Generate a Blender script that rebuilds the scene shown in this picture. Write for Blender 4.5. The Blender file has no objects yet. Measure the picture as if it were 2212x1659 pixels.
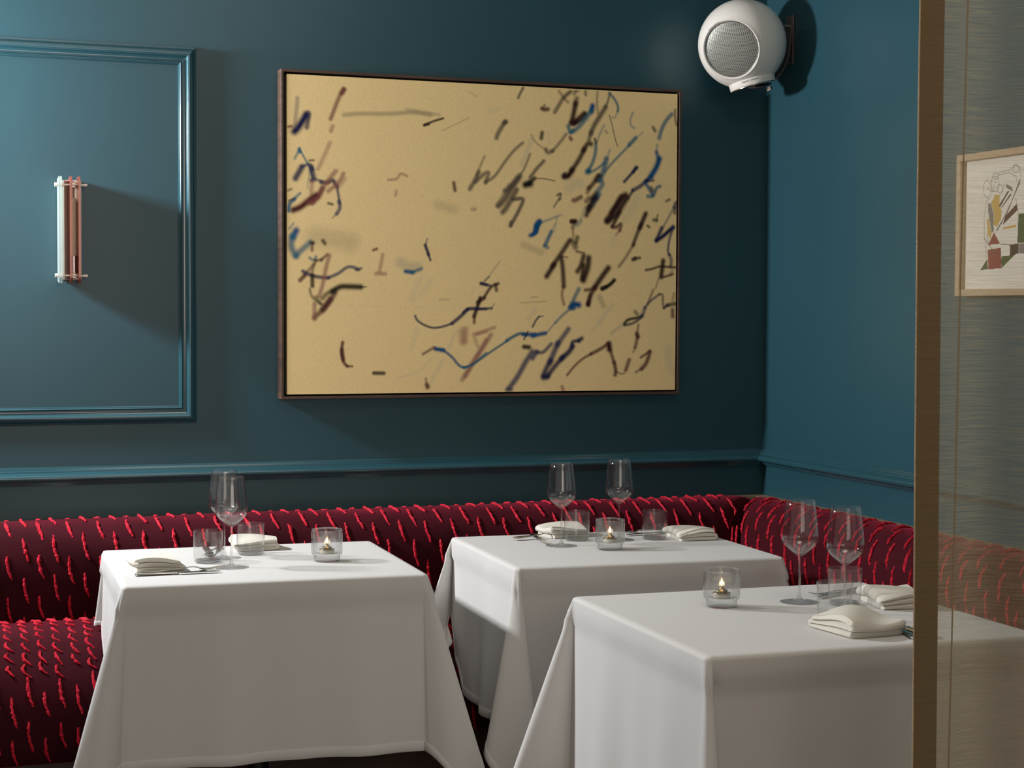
import bpy, math, random
import numpy as np
from mathutils import Vector, Matrix
random.seed(7)
PI = math.pi
scene = bpy.context.scene
COL = scene.collection

# ------------------------------------------------------------------ camera
# photograph taken as 2212 x 1659; focal length in pixels 3749
YAW, PITCH, ROLL = math.radians(20.116), math.radians(2.4026), math.radians(0.2656)
CAM = Vector((-2.820, -5.2253, 1.410))
fwd = Vector((math.sin(YAW)*math.cos(PITCH), math.cos(YAW)*math.cos(PITCH), -math.sin(PITCH)))
rgt0 = Vector((math.cos(YAW), -math.sin(YAW), 0)); up0 = rgt0.cross(fwd)
rgt = rgt0*math.cos(ROLL) + up0*math.sin(ROLL)
upv = -rgt0*math.sin(ROLL) + up0*math.cos(ROLL)
cd = bpy.data.cameras.new('camera'); cam = bpy.data.objects.new('camera', cd); COL.objects.link(cam)
cd.sensor_fit = 'HORIZONTAL'; cd.sensor_width = 36.0; cd.lens = 3749.1*36/2212
cd.clip_start = 0.05; cd.clip_end = 60
m = Matrix.Identity(4)
for i in range(3):
    m[i][0], m[i][1], m[i][2], m[i][3] = rgt[i], upv[i], -fwd[i], CAM[i]
cam.matrix_world = m
scene.camera = cam

# ------------------------------------------------------------------ world, lights, exposure
w = bpy.data.worlds.new('room_ambient'); scene.world = w; w.use_nodes = True
w.node_tree.nodes['Background'].inputs[0].default_value = (1.0, 0.90, 0.78, 1)
w.node_tree.nodes['Background'].inputs[1].default_value = 0.27
def area(name, loc, target, sx, sy, power, col):
    l = bpy.data.lights.new(name, 'AREA'); l.shape = 'RECTANGLE'; l.size = sx; l.size_y = sy
    l.energy = power; l.color = col
    o = bpy.data.objects.new(name, l); COL.objects.link(o); o.location = loc
    o.rotation_euler = (Vector(target)-Vector(loc)).to_track_quat('-Z', 'Z').to_euler()
    return o
area('side_window_daylight', (-3.40, -0.225, 2.08), (-0.4, -0.7, 1.9), 0.17, 0.26, 93, (0.98, 0.985, 1.0))
area('front_window_daylight', (-2.5, -8.2, 2.05), (-2.2, -0.8, 1.3), 2.9, 1.8, 62, (1.0, 0.89, 0.79))
area('overhead_fill', (-1.3, -2.9, 3.03), (-1.3, -2.9, 0), 1.0, 1.0, 15, (1.0, 0.88, 0.74))  # added soft fill from above for table tops and canvas; no known ceiling lamp
vs = scene.view_settings
vs.view_transform = 'Standard'; vs.look = 'None'; vs.exposure = 0.0; vs.gamma = 1.0; vs.use_curve_mapping = False
scene.cycles.transparent_max_bounces = 48
scene.cycles.max_bounces = 14
scene.cycles.transmission_bounces = 14
scene.cycles.glossy_bounces = 6
scene.cycles.caustics_refractive = False
scene.cycles.caustics_reflective = False
scene.cycles.sample_clamp_indirect = 4.0

# ------------------------------------------------------------------ helpers
def lin(c):
    return tuple((x/255/12.92 if x/255 <= .04045 else ((x/255+.055)/1.055)**2.4) for x in c)
class MB:
    def __init__(s): s.v = []; s.f = []
    def box(s, x0, x1, y0, y1, z0, z1):
        b = len(s.v)
        s.v += [(x, y, z) for z in (z0, z1) for y in (y0, y1) for x in (x0, x1)]
        s.f += [tuple(b+i for i in q) for q in ((0,2,3,1),(4,5,7,6),(0,1,5,4),(2,6,7,3),(0,4,6,2),(1,3,7,5))]
        return s
    def bbox(s, x0, x1, y0, y1, z0, z1, c):
        # box with chamfered edges
        b = len(s.v)
        for sz, z in ((0, z0), (1, z1)):
            for sy, y in ((0, y0), (1, y1)):
                for sx, x in ((0, x0), (1, x1)):
                    ix = c if sx == 0 else -c; iy = c if sy == 0 else -c; iz = c if sz == 0 else -c
                    s.v += [(x, y+iy, z+iz), (x+ix, y, z+iz), (x+ix, y+iy, z)]
        V = lambda sx, sy, sz, k: b+3*(sx+2*sy+4*sz)+k
        f = []
        for sx in (0, 1): f.append([V(sx,0,0,0), V(sx,1,0,0), V(sx,1,1,0), V(sx,0,1,0)])
        for sy in (0, 1): f.append([V(0,sy,0,1), V(1,sy,0,1), V(1,sy,1,1), V(0,sy,1,1)])
        for sz in (0, 1): f.append([V(0,0,sz,2), V(1,0,sz,2), V(1,1,sz,2), V(0,1,sz,2)])
        for p in (0, 1):
            for q in (0, 1):
                f.append([V(0,p,q,1), V(1,p,q,1), V(1,p,q,2), V(0,p,q,2)])
                f.append([V(p,0,q,0), V(p,1,q,0), V(p,1,q,2), V(p,0,q,2)])
                f.append([V(p,q,0,0), V(p,q,1,0), V(p,q,1,1), V(p,q,0,1)])
        for sx in (0,1):
            for sy in (0,1):
                for sz in (0,1): f.append([V(sx,sy,sz,0), V(sx,sy,sz,1), V(sx,sy,sz,2)])
        s.f += [tuple(q) for q in f]
        return s
    def lathe(s, prof, n=48, org=(0,0,0), axis=None, xdir=None, ribs=0, rib=0.0, close=False):
        # prof: list of (radius, height[, rib weight])
        A = Vector(axis) if axis else Vector((0,0,1)); A.normalize()
        X = Vector(xdir) if xdir else (Vector((1,0,0)) if abs(A.x) < .9 else Vector((0,1,0)))
        X = (X - A*X.dot(A)).normalized(); Y = A.cross(X); O = Vector(org)
        b = len(s.v); idx = []
        for p in prof:
            r, h = p[0], p[1]; wgt = p[2] if len(p) > 2 else 0
            if r < 1e-7:
                s.v.append(tuple(O+A*h)); idx.append([len(s.v)-1]*n)
            else:
                row = []
                for k in range(n):
                    a = 2*PI*k/n; rr = r + (rib*wgt*math.cos(ribs*a) if ribs else 0)
                    s.v.append(tuple(O+A*h+X*(rr*math.cos(a))+Y*(rr*math.sin(a)))); row.append(len(s.v)-1)
                idx.append(row)
        rows = list(zip(idx, idx[1:]))
        if close: rows.append((idx[-1], idx[0]))
        for p, q in rows:
            for k in range(n):
                k2 = (k+1) % n
                f = []
                for i in (p[k], p[k2], q[k2], q[k]):
                    if i not in f: f.append(i)
                if len(f) > 2: s.f.append(tuple(f))
        return s
    def tube(s, pts, rad, n=8, flat=1.0, updir=None, cap=True):
        pts = [Vector(p) for p in pts]
        if not isinstance(rad, (list, tuple)): rad = [rad]*len(pts)
        rows = []
        for i, p in enumerate(pts):
            t = (pts[min(i+1, len(pts)-1)]-pts[max(i-1, 0)]).normalized()
            u = Vector(updir) if updir else Vector((0,0,1))
            if abs(t.dot(u)) > .97: u = Vector((1,0,0))
            a = t.cross(u).normalized(); b2 = a.cross(t)
            row = []
            for k in range(n):
                th = 2*PI*k/n
                s.v.append(tuple(p + a*(rad[i]*math.cos(th)) + b2*(rad[i]*flat*math.sin(th)))); row.append(len(s.v)-1)
            rows.append(row)
        for p, q in zip(rows, rows[1:]):
            for k in range(n): s.f.append((p[k], p[(k+1)%n], q[(k+1)%n], q[k]))
        if cap: s.f += [tuple(reversed(rows[0])), tuple(rows[-1])]
        return s
    def prism(s, poly, fn, t0, t1):
        # poly of 2D points, fn(a,b,t)->3D
        b = len(s.v); n = len(poly)
        for t in (t0, t1): s.v += [tuple(fn(p[0], p[1], t)) for p in poly]
        s.f += [tuple(range(b, b+n))[::-1], tuple(range(b+n, b+2*n))]
        s.f += [(b+i, b+(i+1)%n, b+n+(i+1)%n, b+n+i) for i in range(n)]
        return s
    def build(s, name, mat, parent=None, smooth=None, loc=None, rotz=0.0):
        me = bpy.data.meshes.new(name); me.from_pydata(s.v, [], s.f); me.update()
        me.materials.append(mat)
        if smooth is not None:
            me.polygons.foreach_set('use_smooth', [True]*len(me.polygons))
            if smooth < 179: me.set_sharp_from_angle(angle=math.radians(smooth))
        fix_normals(me)
        o = bpy.data.objects.new(name, me); COL.objects.link(o)
        if parent: o.parent = parent
        if loc: o.location = loc
        o.rotation_euler.z = rotz
        return o
import bmesh
def fix_normals(me):
    bm = bmesh.new(); bm.from_mesh(me); bmesh.ops.recalc_face_normals(bm, faces=bm.faces); bm.to_mesh(me); bm.free()
def tag(o, label=None, cat=None, group=None, kind=None):
    if label: o['label'] = label
    if cat: o['category'] = cat
    if group: o['group'] = group
    if kind: o['kind'] = kind
    return o
def thing(name, label, cat, loc=(0,0,0), rotz=0.0, group=None):
    o = bpy.data.objects.new(name, None); COL.objects.link(o); o.location = loc; o.rotation_euler.z = rotz
    o.empty_display_size = .05
    return tag(o, label, cat, group)
def dup(root, label, loc, rotz=0.0):
    def cp(o, par):
        c = o.copy(); COL.objects.link(c)
        if par: c.parent = par
        for ch in o.children: cp(ch, c)
        return c
    r = cp(root, None); r.location = loc; r.rotation_euler.z = rotz; r['label'] = label
    return r
def smooth(a, b, x):
    t = min(1, max(0, (x-a)/(b-a))); return t*t*(3-2*t)

# ------------------------------------------------------------------ materials
def newmat(name):
    mt = bpy.data.materials.new(name); mt.use_nodes = True
    nt = mt.node_tree; nt.nodes.clear()
    out = nt.nodes.new('ShaderNodeOutputMaterial')
    return mt, nt, out
def node(nt, typ, **kw):
    n = nt.nodes.new(typ)
    for k, v in kw.items():
        if k.startswith('i_'): n.inputs[k[2:].replace('_', ' ')].default_value = v
        else: setattr(n, k, v)
    return n
def princ(name, col, rough=.5, metal=0.0, spec=.5, var=0.0, vscale=8.0, vstretch=(1,1,1), bump=0.0, bscale=200.0, bstretch=(1,1,1),
          sheen=0.0, sheen_tint=(1,1,1), coat=0.0, col2=None, rvar=0.0, trans=0.0):
    mt, nt, out = newmat(name)
    p = node(nt, 'ShaderNodeBsdfPrincipled')
    p.inputs['Base Color'].default_value = (*col, 1); p.inputs['Roughness'].default_value = rough
    p.inputs['Metallic'].default_value = metal; p.inputs['Specular IOR Level'].default_value = spec
    p.inputs['Sheen Weight'].default_value = sheen; p.inputs['Sheen Tint'].default_value = (*sheen_tint, 1)
    p.inputs['Coat Weight'].default_value = coat
    tc = node(nt, 'ShaderNodeTexCoord')
    if var or col2 or rvar:
        mp = node(nt, 'ShaderNodeMapping'); mp.inputs['Scale'].default_value = vstretch
        nt.links.new(tc.outputs['Object'], mp.inputs['Vector'])
        nz = node(nt, 'ShaderNodeTexNoise'); nz.inputs['Scale'].default_value = vscale; nz.inputs['Detail'].default_value = 5
        nt.links.new(mp.outputs[0], nz.inputs['Vector'])
        mx = node(nt, 'ShaderNodeMix', data_type='RGBA')
        c2 = col2 if col2 else tuple(x*(1-var) for x in col)
        c1 = col if col2 else tuple(min(1, x*(1+var*.6)) for x in col)
        mx.inputs[6].default_value = (*c2, 1); mx.inputs[7].default_value = (*c1, 1)
        rp = node(nt, 'ShaderNodeMapRange'); rp.inputs[1].default_value = .3; rp.inputs[2].default_value = .7
        nt.links.new(nz.outputs['Fac'], rp.inputs[0]); nt.links.new(rp.outputs[0], mx.inputs[0])
        nt.links.new(mx.outputs[2], p.inputs['Base Color'])
        if rvar:
            r2 = node(nt, 'ShaderNodeMapRange'); r2.inputs[3].default_value = rough-rvar; r2.inputs[4].default_value = rough+rvar
            nt.links.new(nz.outputs['Fac'], r2.inputs[0]); nt.links.new(r2.outputs[0], p.inputs['Roughness'])
    if bump:
        mp2 = node(nt, 'ShaderNodeMapping'); mp2.inputs['Scale'].default_value = bstretch
        nt.links.new(tc.outputs['Object'], mp2.inputs['Vector'])
        n2 = node(nt, 'ShaderNodeTexNoise'); n2.inputs['Scale'].default_value = bscale; n2.inputs['Detail'].default_value = 3
        nt.links.new(mp2.outputs[0], n2.inputs['Vector'])
        bp = node(nt, 'ShaderNodeBump'); bp.inputs['Strength'].default_value = bump; bp.inputs['Distance'].default_value = .002
        nt.links.new(n2.outputs['Fac'], bp.inputs['Height']); nt.links.new(bp.outputs[0], p.inputs['Normal'])
    if trans:
        tl = node(nt, 'ShaderNodeBsdfTranslucent'); tl.inputs[0].default_value = (*col, 1)
        ms = node(nt, 'ShaderNodeMixShader'); ms.inputs[0].default_value = trans
        nt.links.new(p.outputs[0], ms.inputs[1]); nt.links.new(tl.outputs[0], ms.inputs[2]); nt.links.new(ms.outputs[0], out.inputs[0])
    else:
        nt.links.new(p.outputs[0], out.inputs[0])
    return mt
def thin_glass(name, tint=(1,1,1), ior=1.5, rough=0.0, refr=0.0, body=None, bodyfac=0.0):
    # thin clear glass: Fresnel reflection over straight transmission, with an optional refracting share for thick pieces
    mt, nt, out = newmat(name)
    fr = node(nt, 'ShaderNodeFresnel'); ge = node(nt, 'ShaderNodeNewGeometry')
    io = node(nt, 'ShaderNodeMapRange'); io.inputs[3].default_value = ior; io.inputs[4].default_value = 1/ior
    nt.links.new(ge.outputs['Backfacing'], io.inputs[0]); nt.links.new(io.outputs[0], fr.inputs[0])
    tr = node(nt, 'ShaderNodeBsdfTransparent'); tr.inputs[0].default_value = (*tint, 1)
    gl = node(nt, 'ShaderNodeBsdfGlossy'); gl.inputs['Roughness'].default_value = rough
    ms = node(nt, 'ShaderNodeMixShader')
    nt.links.new(fr.outputs[0], ms.inputs[0]); nt.links.new(tr.outputs[0], ms.inputs[1]); nt.links.new(gl.outputs[0], ms.inputs[2])
    last = ms
    if refr:
        gs = node(nt, 'ShaderNodeBsdfGlass'); gs.inputs['IOR'].default_value = 1.45; gs.inputs['Color'].default_value = (*tint, 1)
        m2 = node(nt, 'ShaderNodeMixShader'); m2.inputs[0].default_value = refr
        nt.links.new(ms.outputs[0], m2.inputs[1]); nt.links.new(gs.outputs[0], m2.inputs[2]); last = m2
    if body:
        di = node(nt, 'ShaderNodeBsdfPrincipled'); di.inputs['Base Color'].default_value = (*body, 1); di.inputs['Roughness'].default_value = .2
        m3 = node(nt, 'ShaderNodeMixShader'); m3.inputs[0].default_value = bodyfac
        nt.links.new(last.outputs[0], m3.inputs[1]); nt.links.new(di.outputs[0], m3.inputs[2]); last = m3
    nt.links.new(last.outputs[0], out.inputs[0])
    return mt
def paint_attr(name, rough=.8, bump=.25, bscale=900.0):
    mt, nt, out = newmat(name)
    at = node(nt, 'ShaderNodeAttribute', attribute_name='paint')
    p = node(nt, 'ShaderNodeBsdfPrincipled'); p.inputs['Roughness'].default_value = rough; p.inputs['Specular IOR Level'].default_value = .2
    tc = node(nt, 'ShaderNodeTexCoord')
    n2 = node(nt, 'ShaderNodeTexNoise'); n2.inputs['Scale'].default_value = bscale*.35; n2.inputs['Detail'].default_value = 2
    mx = node(nt, 'ShaderNodeMix', data_type='RGBA', blend_type='MULTIPLY'); mx.inputs[0].default_value = .35
    rp = node(nt, 'ShaderNodeMapRange'); rp.inputs[1].default_value = .25; rp.inputs[2].default_value = .75; rp.inputs[3].default_value = .72; rp.inputs[4].default_value = 1.15
    nt.links.new(tc.outputs['Object'], n2.inputs['Vector']); nt.links.new(n2.outputs['Fac'], rp.inputs[0])
    nt.links.new(at.outputs['Color'], mx.inputs[6]); nt.links.new(rp.outputs[0], mx.inputs[7])
    nt.links.new(mx.outputs[2], p.inputs['Base Color'])
    bp = node(nt, 'ShaderNodeBump'); bp.inputs['Strength'].default_value = bump; bp.inputs['Distance'].default_value = .001
    nt.links.new(n2.outputs['Fac'], bp.inputs['Height']); nt.links.new(bp.outputs[0], p.inputs['Normal'])
    nt.links.new(p.outputs[0], out.inputs[0])
    return mt
def wood(name, c1, c2, scale=6.0, stretch=(1,12,12), rough=.5):
    return princ(name, c1, rough=rough, col2=c2, vscale=scale, vstretch=stretch, bump=.15, bscale=scale*6, bstretch=stretch)

M = {}
M['paint'] = princ('teal_wall_paint', (.0195, .073, .096), rough=.34, spec=.5, var=.06, vscale=1.5, bump=.035, bscale=60, rvar=.05)
M['trimpaint'] = princ('teal_trim_paint', (.0205, .076, .098), rough=.17, spec=.8)
M['plaster'] = princ('off_white_ceiling_paint', (.62, .58, .52), rough=.9, var=.05)
M['floor'] = wood('dark_stained_floor', (.045, .022, .012), (.018, .009, .006), 3.0, (1.2, 14, 1), .4)
M['plinth'] = wood('dark_stained_veneer', (.055, .028, .016), (.022, .011, .007), 4.0, (1.0, 10, 9), .45)
M['capwood'] = wood('pale_oak_cap', (.30, .22, .13), (.22, .155, .09), 5.0, (2, 14, 14), .5)
M['velvet'] = princ('burgundy_velvet', (.036, .0032, .0070), rough=.85, spec=.12, var=.35, vscale=9, sheen=.38, sheen_tint=(.85, .07, .14), bump=.2, bscale=700)
M['fringe'] = princ('red_chenille_fringe', (.58, .008, .030), rough=.7, spec=.25, sheen=.25, sheen_tint=(1, .2, .25), var=.35, vscale=180)
M['linen'] = princ('white_table_linen', (.66, .650, .635), rough=.9, spec=.15, bump=.12, bscale=900, sheen=.1, trans=.06)
M['napkin'] = princ('ivory_napkin_linen', (.74, .71, .63), rough=.92, spec=.12, bump=.2, bscale=800, trans=.08)
M['glass'] = thin_glass('clear_thin_glass', (.995, .995, .993), refr=.05)
M['glass_solid'] = thin_glass('clear_solid_glass', (.985, .99, .99), refr=.22)
M['glass_rib'] = thin_glass('clear_ribbed_glass', (.98, .985, .98), refr=.16)
M['steel'] = princ('polished_steel', (.70, .67, .61), rough=.16, metal=1.0)
M['brass'] = princ('dull_brass', (.33, .27, .17), rough=.38, metal=1.0)
M['wax'] = princ('pale_wax', (.75, .70, .58), rough=.5)
M['frame_dark'] = wood('dark_walnut_frame', (.10, .055, .036), (.05, .028, .02), 7.0, (1, 1, 9), .5)
M['black'] = princ('black_backing', (.004, .004, .004), rough=.9)
M['oak'] = wood('pale_oak_frame', (.55, .40, .24), (.45, .31, .18), 6.0, (3, 3, 9), .55)
M['white_plastic'] = princ('warm_white_lacquer', (.88, .84, .78), rough=.28, spec=.5)
M['chrome'] = princ('satin_chrome', (.62, .60, .57), rough=.2, metal=1.0)
M['gunmetal'] = princ('dark_grey_metal', (.15, .125, .12), rough=.35, metal=.5)
M['nickel'] = princ('pale_polished_nickel', (.80, .72, .63), rough=.25, metal=.35)
M['rose_glass'] = thin_glass('rose_amber_glass', (.85, .52, .44), refr=.25, body=(.40, .13, .09), bodyfac=.42)
M['pale_glass'] = thin_glass('pale_green_glass', (.92, .97, .95), refr=.35, body=(.62, .72, .70), bodyfac=.35)
M['frost'] = princ('frosted_bulb_glass', (.80, .74, .55), rough=.4)
M['ink'] = princ('dark_grey_print', (.05, .05, .05), rough=.6)
M['table'] = wood('dark_table_top', (.10, .06, .035), (.06, .035, .02), 5.0, (1, 10, 10), .5)
M['iron'] = princ('black_cast_iron', (.02, .02, .022), rough=.5, metal=.6)
M['canvas'] = paint_attr('painted_canvas')
M['paper'] = paint_attr('painted_paper', bump=.1)
def emis(name, col, st):
    mt, nt, out = newmat(name); e = node(nt, 'ShaderNodeEmission'); e.inputs[0].default_value = (*col, 1); e.inputs[1].default_value = st
    nt.links.new(e.outputs[0], out.inputs[0]); return mt
M['flame'] = emis('candle_flame', (1.0, .62, .26), 14)
# perforated grille
def grille_mat():
    mt, nt, out = newmat('perforated_grey_mesh')
    tc = node(nt, 'ShaderNodeTexCoord'); vo = node(nt, 'ShaderNodeTexVoronoi'); vo.inputs['Scale'].default_value = 230; vo.inputs['Randomness'].default_value = 0.0
    nt.links.new(tc.outputs['Object'], vo.inputs['Vector'])
    cr = node(nt, 'ShaderNodeMapRange'); cr.inputs[1].default_value = .33; cr.inputs[2].default_value = .50
    nt.links.new(vo.outputs['Distance'], cr.inputs[0])
    mx = node(nt, 'ShaderNodeMix', data_type='RGBA'); mx.inputs[6].default_value = (.03, .03, .028, 1); mx.inputs[7].default_value = (.27, .27, .24, 1)
    nt.links.new(cr.outputs[0], mx.inputs[0])
    p = node(nt, 'ShaderNodeBsdfPrincipled'); p.inputs['Roughness'].default_value = .45; p.inputs['Metallic'].default_value = .4
    nt.links.new(mx.outputs[2], p.inputs['Base Color']); nt.links.new(p.outputs[0], out.inputs[0]); return mt
M['grille'] = grille_mat()
# sheer curtain: woven threads let part of the light straight through
def sheer(name, col, lo, hi, colv=.5):
    mt, nt, out = newmat(name)
    tc = node(nt, 'ShaderNodeTexCoord')
    def nz(scale, st, det=3):
        mp = node(nt, 'ShaderNodeMapping'); mp.inputs['Scale'].default_value = st
        n = node(nt, 'ShaderNodeTexNoise'); n.inputs['Scale'].default_value = scale; n.inputs['Detail'].default_value = det
        nt.links.new(tc.outputs['Object'], mp.inputs['Vector']); nt.links.new(mp.outputs[0], n.inputs['Vector']); return n
    a = nz(40, (.35, .35, 14)); b = nz(9, (1, 1, .5))
    ad = node(nt, 'ShaderNodeMath', operation='MULTIPLY_ADD'); ad.inputs[1].default_value = .35
    nt.links.new(b.outputs['Fac'], ad.inputs[0]); nt.links.new(a.outputs['Fac'], ad.inputs[2])
    rp = node(nt, 'ShaderNodeMapRange'); rp.inputs[1].default_value = .38; rp.inputs[2].default_value = .95; rp.inputs[3].default_value = lo; rp.inputs[4].default_value = hi
    nt.links.new(ad.outputs[0], rp.inputs[0])
    d = node(nt, 'ShaderNodeBsdfDiffuse'); tl = node(nt, 'ShaderNodeBsdfTranslucent')
    mx = node(nt, 'ShaderNodeMix', data_type='RGBA'); mx.inputs[6].default_value = (*[c*(1-colv) for c in col], 1); mx.inputs[7].default_value = (*[c*(1+colv*.6) for c in col], 1)
    nt.links.new(a.outputs['Fac'], mx.inputs[0])
    nt.links.new(mx.outputs[2], d.inputs[0]); nt.links.new(mx.outputs[2], tl.inputs[0])
    m1 = node(nt, 'ShaderNodeMixShader'); m1.inputs[0].default_value = .45
    nt.links.new(d.outputs[0], m1.inputs[1]); nt.links.new(tl.outputs[0], m1.inputs[2])
    tr = node(nt, 'ShaderNodeBsdfTransparent'); ms = node(nt, 'ShaderNodeMixShader')
    nt.links.new(rp.outputs[0], ms.inputs[0]); nt.links.new(tr.outputs[0], ms.inputs[1]); nt.links.new(m1.outputs[0], ms.inputs[2])
    nt.links.new(ms.outputs[0], out.inputs[0]); return mt
M['sheer'] = sheer('sheer_olive_voile', (.42, .345, .215), .40, .68)
M['sheer_hem'] = sheer('doubled_olive_hem', (.33, .24, .135), .93, 1.0, .25)
M['piping'] = princ('tan_edge_stitching', (.55, .40, .24), rough=.8, var=.3, vscale=300)

# ------------------------------------------------------------------ room shell
S = lambda o: tag(o, kind='structure')
XL, YF, ZC = -3.47, -4.4, 3.05
S(MB().box(XL-.1, .1, 0, .1, 0, ZC).build('wall_back', M['paint']))
S(MB().box(0, .1, YF-4.2, 0, 0, ZC).build('wall_right', M['paint']))
S(MB().box(XL-.1, XL, -1.3, 0, 0, ZC).build('wall_left', M['paint']))
S(MB().box(XL-2.6, .1, YF-4.2, .1, -.1, 0).build('floor', M['floor']))
S(MB().box(XL-2.6, .1, YF-4.2, .1, ZC, ZC+.1).build('ceiling', M['plaster']))
win = S(MB().box(XL, XL+.012, -.62, -.08, 1.62, 2.54).build('window_1', M['glass']))
fr = MB()
for (y0, y1, z0, z1) in ((-.66,-.62,1.58,2.58), (-.08,-.04,1.58,2.58), (-.62,-.08,1.58,1.62), (-.62,-.08,2.54,2.58)):
    fr.box(XL, XL+.035, y0, y1, z0, z1)
fr.build('window_frame', M['trimpaint'], win)

# panel moulding: mitred frame, profile (distance inwards from outer edge u, relief t)
PROF = [(0,0),(0,.003),(.004,.0045),(.008,.0105),(.012,.0165),(.0150,.0200),(.0185,.0222),(.0225,.0226),(.0265,.0210),(.0290,.0176),(.0305,.0120),
        (.034,.0105),(.0395,.0105),(.0405,.0125),(.0418,.0125),(.0425,.0095),(.0438,.0095),(.0450,.0118),(.0470,.0128),(.0490,.0115),(.0502,.0080),(.0515,.0080),(.0522,.0060),(.0535,.0055),(.0540,0)]
X0, X1, Z0, Z1 = -2.654, -1.916, 1.069, 2.191
t1 = bpy.data.objects.new('trim_1', None); COL.objects.link(t1); t1.location = (X1, 0, Z0); S(t1)
def mould_side(a, b, ina, inb):
    mb = MB()
    for (P, I) in ((a, ina), (b, inb)):
        for (u, t) in PROF: mb.v.append((P[0]+I[0]*u-X1, -t, P[1]+I[1]*u-Z0))
    n = len(PROF)
    mb.f = [(i, i+1, n+i+1, n+i) for i in range(n-1)]
    return mb.build('moulding_side', M['trimpaint'], t1, smooth=40)
mould_side((X0,Z1),(X1,Z1),(1,-1),(-1,-1)); mould_side((X1,Z1),(X1,Z0),(-1,-1),(-1,1))
mould_side((X1,Z0),(X0,Z0),(-1,1),(1,1)); mould_side((X0,Z0),(X0,Z1),(1,1),(1,-1))
# chair rail: profile (distance from wall d, height z)
RAIL = [(0,.948),(.004,.948),(.006,.944),(.010,.9425),(.0115,.938),(.017,.936),(.0185,.931),(.026,.928),(.031,.925),(.0345,.920),(.0350,.915),(.0325,.910),(.026,.908),
        (.018,.9065),(.0165,.902),(.012,.901),(.011,.897),(.005,.896),(.004,.892),(0,.892)]
def rail(name, along):
    mb = MB(); n = len(RAIL)
    for e in (0, 1):
        for d, z in RAIL: mb.v.append((((XL, -d)[e], -d, z) if along == 'x' else (-d, (-d, -4.3)[e], z)))
    mb.f = [(i, i+1, n+i+1, n+i) for i in range(n-1)]
    return S(mb.build(name, M['trimpaint'], smooth=35))
rail('trim_2', 'x'); rail('trim_3', 'y')

# ------------------------------------------------------------------ banquette
def catmull(P, sub=5):
    out = []
    for i in range(len(P)-1):
        p0 = P[max(i-1,0)]; p1 = P[i]; p2 = P[i+1]; p3 = P[min(i+2,len(P)-1)]
        for k in range(sub):
            t = k/sub
            out.append(tuple(.5*((2*p1[j])+(-p0[j]+p2[j])*t+(2*p0[j]-5*p1[j]+4*p2[j]-p3[j])*t*t+(-p0[j]+3*p1[j]-3*p2[j]+p3[j])*t**3) for j in (0,1)))
    out.append(P[-1]); return out
BACK = catmull([(.036,.752),(.050,.788),(.076,.801),(.108,.803),(.150,.790),(.186,.757),(.206,.710),(.212,.650),(.207,.585),(.198,.53),(.192,.48)])
SEAT = catmull([(.190,.49),(.22,.522),(.27,.541),(.32,.546),(.37,.538),(.42,.517),(.462,.482),(.497,.430),(.518,.370),(.528,.305),(.529,.240),(.522,.206),(.505,.200)])
def seat_z(d):
    if d >= .515: return None
    P = SEAT
    for (p, q) in zip(P, P[1:]):
        if p[0] <= d <= q[0]: return p[1]+(q[1]-p[1])*(d-p[0])/max(1e-6, q[0]-p[0])
    return .80 if d < .19 else .40
UEND = 4.25
def pos(sec, d, z, u):
    # sec 0: along the back wall, u = distance from corner going left; sec 1: along the right wall, u = distance from corner towards the viewer
    return (-u, -d, z) if sec == 0 else (-d, -u, z)
def upholstery(sec, prof, uend, name, parent, gap=.004):
    mb = MB(); n = len(prof)
    # normals of the profile
    nr = []
    for i in range(n):
        a = prof[max(i-1,0)]; b = prof[min(i+1,n-1)]; tx, tz = b[0]-a[0], b[1]-a[1]; l = math.hypot(tx, tz); nr.append((-tz/l, tx/l))
    cols = []
    st = [(0, .034), (.006, .022), (.018, .010), (.036, .004), (.06, .001)]
    L0 = prof
    ucols = 46
    for j in range(len(st)+ucols):
        col = []
        for i, (d, z) in enumerate(prof):
            if j < len(st): u = d+gap+st[j][0]; off = -st[j][1]
            else:
                us = d+gap+.06; u = us+(uend-us)*((j-len(st)+1)/ucols); off = .0022*math.sin(u*9+i*.35)*math.sin(u*3.1+1+i*.12)
            nx, nz = nr[i]
            mb.v.append(pos(sec, d+nx*off, z+nz*off, u)); col.append(len(mb.v)-1)
        cols.append(col)
    for a, b in zip(cols, cols[1:]):
        for i in range(n-1): mb.f.append((a[i], a[i+1], b[i+1], b[i]))
    mb.f.append(tuple(cols[0])); mb.f.append(tuple(reversed(cols[-1])))
    return mb.build(name, M['velvet'], parent, smooth=60)
def arclen(prof):
    s = [0]
    for p, q in zip(prof, prof[1:]): s.append(s[-1]+math.hypot(q[0]-p[0], q[1]-p[1]))
    return s
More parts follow.
